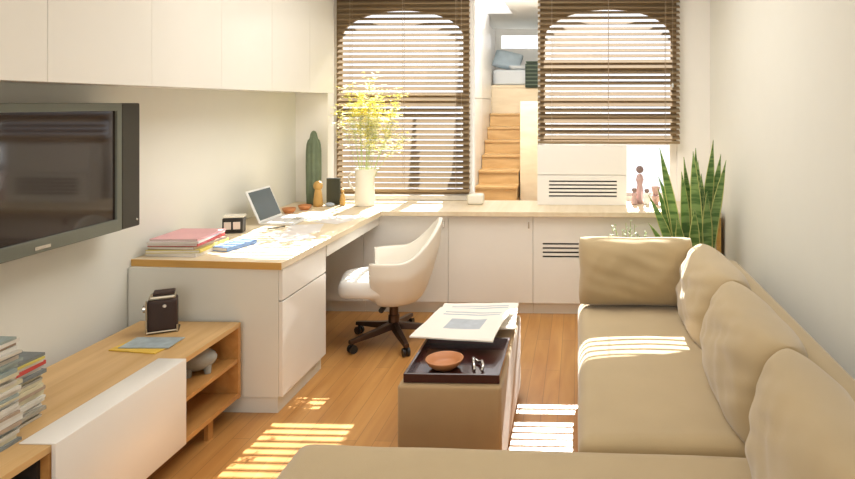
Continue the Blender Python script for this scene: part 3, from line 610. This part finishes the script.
# ------------------------------------------------------------ ottoman, tray, newspaper
t = thing('ottoman', 'long tan suede ottoman bench in the middle of the floor', 'ottoman', (-0.52, 3.0, 0))
OX0, OX1, OY0, OY1, OZ = -0.725, -0.306, 2.575, 3.47, 0.42
obj('upholstery', soft(OX0, OX1, OY0, OY1, 0.03, OZ, 0.016, n=22), M['otto'], t, smooth=True)
obj('seam', bx(OX0+0.004, OX1-0.004, 3.02, 3.024, OZ-0.01, OZ+0.0012), M['piping'], t)
for x in (OX0+0.05, OX1-0.05):
    for y in (OY0+0.05, OY1-0.05): obj('foot', lathe(B(), [(0.02, 0), (0.024, 0.031)], 14, (x, y, 0)), M['black'], t)
t = thing('serving_tray', 'dark red-brown rectangular tray on the near end of the ottoman', 'tray', (-0.505, 2.79, 0.4215))
tx0, tx1, ty0, ty1 = -0.705, -0.315, 2.60, 3.02
obj('bottom', bx(tx0+0.012, tx1-0.012, ty0+0.012, ty1-0.012, 0.4215, 0.430), M['tray'], t)
for a in ((tx0, tx1, ty0, ty0+0.0118), (tx0, tx1, ty1-0.0118, ty1), (tx0, tx0+0.0118, ty0+0.012, ty1-0.012), (tx1-0.0118, tx1, ty0+0.012, ty1-0.012)):
    obj('side', bx(*a, 0.4215, 0.458), M['tray'], t, bevel=0.002)
tag(obj('clay_bowl', lathe(B(), [(0.001, 0), (0.045, 0), (0.068, 0.018), (0.079, 0.036), (0.080, 0.040), (0.075, 0.040), (0.062, 0.018), (0.040, 0.010), (0.001, 0.009)], 40, (-0.565, 2.735, 0.4305), cap=False), M['terra'], smooth=True), 'shallow orange terracotta bowl in the dark tray', 'bowl')
bm = tube(B(), [(-0.455, 2.80, 0.445), (-0.448, 2.77, 0.458), (-0.440, 2.735, 0.445), (-0.432, 2.70, 0.436)], 0.006, 8); tube(bm, [(-0.425, 2.78, 0.440), (-0.408, 2.755, 0.452), (-0.398, 2.72, 0.446), (-0.40, 2.69, 0.437)], 0.006, 8)
tube(bm, [(-0.455, 2.80, 0.445), (-0.425, 2.78, 0.440)], 0.005, 8)
tag(obj('nutcracker', bm, M['steel'], smooth=True), 'small bright metal tool beside the bowl in the tray', 'utensil')
def paper(name, x0, x1, y0, y1, z, rz, lift, seed, label, pic=True):
    bm = B(); nx, ny = 24, 24; G = {}
    for s1 in (0, 1):
        for i in range(nx+1):
            for j in range(ny+1):
                u, v = i/nx, j/ny; zz = lift*max(0, (u-0.55))**1.5*math.sin(v*PI)**0.5*3+0.004*noise.noise(Vector((u*3+seed, v*3, 0)))+0.004
                G[s1, i, j] = bm.verts.new((x0+(x1-x0)*u, y0+(y1-y0)*v, zz+s1*0.006))
    for i in range(nx):
        for j in range(ny):
            f = bm.faces.new((G[1, i, j], G[1, i+1, j], G[1, i+1, j+1], G[1, i, j+1])); bm.faces.new((G[0, i, j], G[0, i, j+1], G[0, i+1, j+1], G[0, i+1, j]))
            if pic and 7 <= i < 18 and 7 <= j < 15: f.material_index = 1
            if pic and 3 <= i < 21 and j in (18, 20): f.material_index = 1
    for i in range(nx):
        for j in (0, ny): bm.faces.new((G[0, i, j], G[0, i+1, j], G[1, i+1, j], G[1, i, j]))
    for j in range(ny):
        for i in (0, nx): bm.faces.new((G[0, i, j], G[0, i, j+1], G[1, i, j+1], G[1, i, j]))
    return tag(obj(name, bm, [M['paper'], M['ink']], loc=((OX0+OX1)/2, 3.2, z), rotz=rz, smooth=False), label, 'newspaper', 'newspapers on the ottoman')
paper('newspaper', -0.19, 0.21, -0.10, 0.30, 0.4585, R(3), 0.01, 1, 'newspaper lying lower, its far half showing beyond the top one')
paper('newspaper', -0.215, 0.175, -0.30, 0.13, 0.480, R(-7), 0.025, 5, 'top folded newspaper with a picture, reaching over the tray edge')
# ------------------------------------------------------------ sofa
t = thing('sectional_sofa', 'large L-shaped tan suede sectional sofa along the right wall', 'sofa', (0.3, 2.6, 0))
SF = M['sofa']
obj('base', soft(0.015, 0.93, 2.06, 3.88, 0.05, 0.24, 0.02, n=14), SF, t, smooth=True)
obj('chaise_base', soft(-0.87, 0.93, 0.95, 2.075, 0.05, 0.22, 0.02, n=14), SF, t, smooth=True)
obj('seat_cushion', soft(0.0, 0.70, 2.13, 3.70, 0.235, 0.435, 0.055, 0.022, n=34, amp=0.004, fr=5), SF, t, smooth=True)
bm = soft(-0.925, 0.72, 0.95, 2.12, 0.215, 0.428, 0.045, 0.012, n=30, amp=0.004, fr=4)
for v in bm.verts: v.co.y += -(v.co.x)*0.02
obj('chaise_cushion', bm, SF, t, smooth=True)
obj('back_frame', soft(0.76, 0.935, 0.95, 3.88, 0.2, 0.63, 0.03, 0.004, n=24), SF, t, smooth=True)
obj('arm', soft(0.03, 0.755, 3.74, 3.88, 0.05, 0.52, 0.03, n=18), SF, t, smooth=True)
for x, y in ((0.06, 3.8), (0.88, 3.8), (-0.82, 1.0), (0.88, 1.0), (-0.82, 2.0)): obj('foot', lathe(B(), [(0.02, 0), (0.025, 0.051)], 12, (x, y, 0)), M['black'], t)
for k, (yc, w, hh, xb) in enumerate(((3.22, 0.78, 0.40, 0.625), (2.46, 0.80, 0.40, 0.61), (1.68, 0.82, 0.40, 0.60))):
    bm = pillow(w, hh, 0.29, n=44, pinch=0.05, wr=0.017, seed=k*5.3, e=0.38, sag=0.0)
    mtx = Matrix.Translation((xb, yc, 0.395)) @ Matrix.Rotation(R(9), 4, 'Y') @ Matrix.Rotation(R(90), 4, 'Z')
    obj('back_cushion', xform(bm, mtx), SF, t, smooth=True)
bm = pillow(0.64, 0.375, 0.25, n=40, pinch=0.05, wr=0.014, seed=2, e=0.44, sag=0.0)
tag(obj('throw_cushion', xform(bm, Matrix.Translation((0.315, 3.545, 0.446)) @ Matrix.Rotation(R(-9), 4, 'X')), SF, smooth=True), 'rectangular tan cushion standing at the far end of the sofa', 'cushion')
# ------------------------------------------------------------ plants
def blade(p0, az, lean, L_, w, twist, curl=0.0):
    bm = B(); uvl = bm.loops.layers.uv.new('UVMap'); n = 16; rows = []
    d = Vector((math.cos(az), math.sin(az), 0)); side = Vector((math.cos(twist), math.sin(twist), 0)); nr = side.cross(Vector((0, 0, 1)))
    for i in range(n+1):
        s_ = i/n; c = Vector(p0)+Vector((0, 0, 1))*L_*s_*math.cos(lean*s_)+d*L_*math.sin(lean)*s_**1.6+side*curl*math.sin(s_*PI*1.4)
        ww = w/2*(0.55+0.45*math.sin(min(1, s_*2)*PI/2))*(1-s_**7)**0.8*(1 if s_ < 0.6 else (1-((s_-0.6)/0.4)**2*0.72)); ww = max(ww, 0.0012)
        ro = []
        for q in (-1, -0.8, 0, 0.8, 1):
            ro.append((bm.verts.new(c+side*ww*q+nr*ww*0.35*q*q), abs(q)))
        for q in (0.8, 0, -0.8): ro.append((bm.verts.new(c+side*ww*q+nr*(ww*0.35*q*q+0.003)), abs(q)))
        rows.append(ro)
    m_ = len(rows[0])
    for i in range(n):
        for k in range(m_):
            a = [rows[i][k], rows[i][(k+1) % m_], rows[i+1][(k+1) % m_], rows[i+1][k]]
            f = bm.faces.new([x[0] for x in a])
            for lp_, x in zip(f.loops, a): lp_[uvl].uv = (x[1], i/n)
    bm.faces.new([x[0] for x in rows[0]]); bm.faces.new([x[0] for x in rows[-1]][::-1])
    return bm
SX, SY = 0.745, 4.27
t = thing('snake_plant', 'tall snake plant with upright yellow-edged leaves in the corner behind the sofa', 'plant', (SX, SY, 0))
pot = obj('pot', lathe(B(), [(0.001, 0), (0.11, 0), (0.15, 0.30), (0.155, 0.33), (0.14, 0.33), (0.135, 0.29), (0.001, 0.29)], 32, (SX, SY, 0), cap=False), M['ceramic'], t, smooth=True)
obj('soil', lathe(B(), [(0.134, 0.292), (0.001, 0.30)], 24, (SX, SY, 0), cap=False), M['soil'], t)
LV = [(-0.07, 0.0, 170, 10, 0.98, .055), (0.09, 0.02, 0, 6, 1.02, .062), (0.03, -0.05, 200, 3, 0.95, .065), (-0.03, 0.03, 175, 17, 0.80, .055), (0.11, 0.03, 5, 13, 0.93, .06), (-0.03, -0.04, 190, 5, 0.82, .06),
      (0.05, 0.05, 60, 4, 0.88, .058), (-0.08, -0.03, 180, 22, 0.70, .05), (0.10, -0.03, 350, 16, 0.90, .055), (0.0, 0.07, 120, 5, 0.90, .06), (0.02, -0.02, 20, 6, 0.74, .062), (-0.09, 0.04, 180, 14, 0.72, .05),
      (0.07, -0.06, 300, 8, 0.70, .06), (-0.02, 0.0, 150, 3, 0.66, .062), (0.06, 0.0, 10, 2, 0.80, .065), (-0.05, -0.07, 210, 12, 0.55, .055), (0.10, 0.06, 30, 9, 0.78, .05), (0.0, -0.08, 260, 6, 0.60, .058), (-0.10, 0.0, 185, 26, 0.52, .042), (0.04, 0.08, 90, 6, 0.96, .055)]
for i, (dx, dy, az, ln_, L_, w) in enumerate(LV):
    obj('leaf', blade((SX+dx*0.9, SY+dy, 0.29), R(az), R(ln_*(0.45 if dx > 0.0 else 0.85)), L_, w*1.3, R(random.uniform(-38, 38)), random.uniform(-0.012, 0.012)), M['leaf'], t, smooth=True)
BX, BY = 0.34, 4.28
t = thing('leafy_plant', 'small pale green leafy plant behind the throw cushion', 'plant', (BX, BY, 0))
obj('pot', lathe(B(), [(0.001, 0), (0.10, 0), (0.12, 0.26), (0.11, 0.26), (0.105, 0.23), (0.001, 0.23)], 28, (BX, BY, 0), cap=False), M['ceramic'], t, smooth=True)
obj('soil', lathe(B(), [(0.104, 0.232), (0.001, 0.235)], 24, (BX, BY, 0), cap=False), M['soil'], t)
for i in range(16):
    a = 2*PI*i/16; top = Vector((BX+math.cos(a)*random.uniform(0.04, 0.15), BY+math.sin(a)*random.uniform(0.03, 0.09), random.uniform(0.66, 0.79))); b0 = Vector((BX+math.cos(a)*0.03, BY+math.sin(a)*0.03, 0.23))
    mid = (b0+top)/2+Vector((0, 0, 0.05)); pts = [b0, mid, top]
    st = obj('stem', tube(B(), pts, 0.002, 5), M['stem'], t); bm = B()
    for k in range(12):
        c = mid.lerp(top, k/11); d = Vector((random.uniform(-1, 1), random.uniform(-1, 1), random.uniform(-0.2, 0.8))).normalized(); u = d.cross(Vector((0, 0.2, 1))).normalized(); r_ = 0.022
        bm.faces.new([bm.verts.new(x) for x in (c, c+d*r_*0.5+u*r_*0.4, c+d*r_, c+d*r_*0.5-u*r_*0.4)])
    obj('leaves', bm, M['lblue'], st)
# ------------------------------------------------------------ figurines right of the vent cover
M['rose'] = mat('dusty_rose', (0.50, 0.34, 0.32), 0.6, var=0.15); M['dkrose'] = mat('dark_hair_paint', (0.22, 0.15, 0.14), 0.6)
def figurine(name, label, x, y, h, r, m):
    z = 0.7605; t = thing(name, label, 'figurine', (x, y, z), group='figurines on the counter')
    obj('body', lathe(B(), [(r*0.9, 0), (r, h*0.10), (r*0.75, h*0.35), (r*0.55, h*0.5), (r*0.85, h*0.62), (r*0.6, h*0.74), (r*0.25, h*0.78)], 20, (x, y, z)), m, t, smooth=True)
    obj('head', ball(B(), (x, y, z+h*0.89), h*0.10 if h > 0.2 else h*0.16, 14), M['dkrose'], t, smooth=True)
figurine('standing_figurine', 'slender tallest rose figurine with dark head on the counter', 0.485, 5.13, 0.30, 0.036, M['rose'])
figurine('small_figurine', 'small dark-headed figurine left of the tall rose one', 0.438, 5.08, 0.125, 0.028, M['rose'])
figurine('small_figurine', 'small dark-headed figurine between the tall figurine and the cup', 0.535, 5.08, 0.12, 0.026, M['pad'])
for z_, lb in ((0.7605, 'peach-coloured cup at the bottom of the small stack on the counter'), (0.8325, 'peach-coloured cup stacked on top beside the figurines')):
    tag(obj('stacked_cup', lathe(B(), [(0.001, 0), (0.022, 0), (0.034, 0.065), (0.036, 0.07), (0.032, 0.07), (0.020, 0.006), (0.001, 0.006)], 24, (0.605, 5.09, z_), cap=False), M['rose'], smooth=True), lb, 'cup', 'stacked cups on the counter')
bpy.context.view_layer.update()
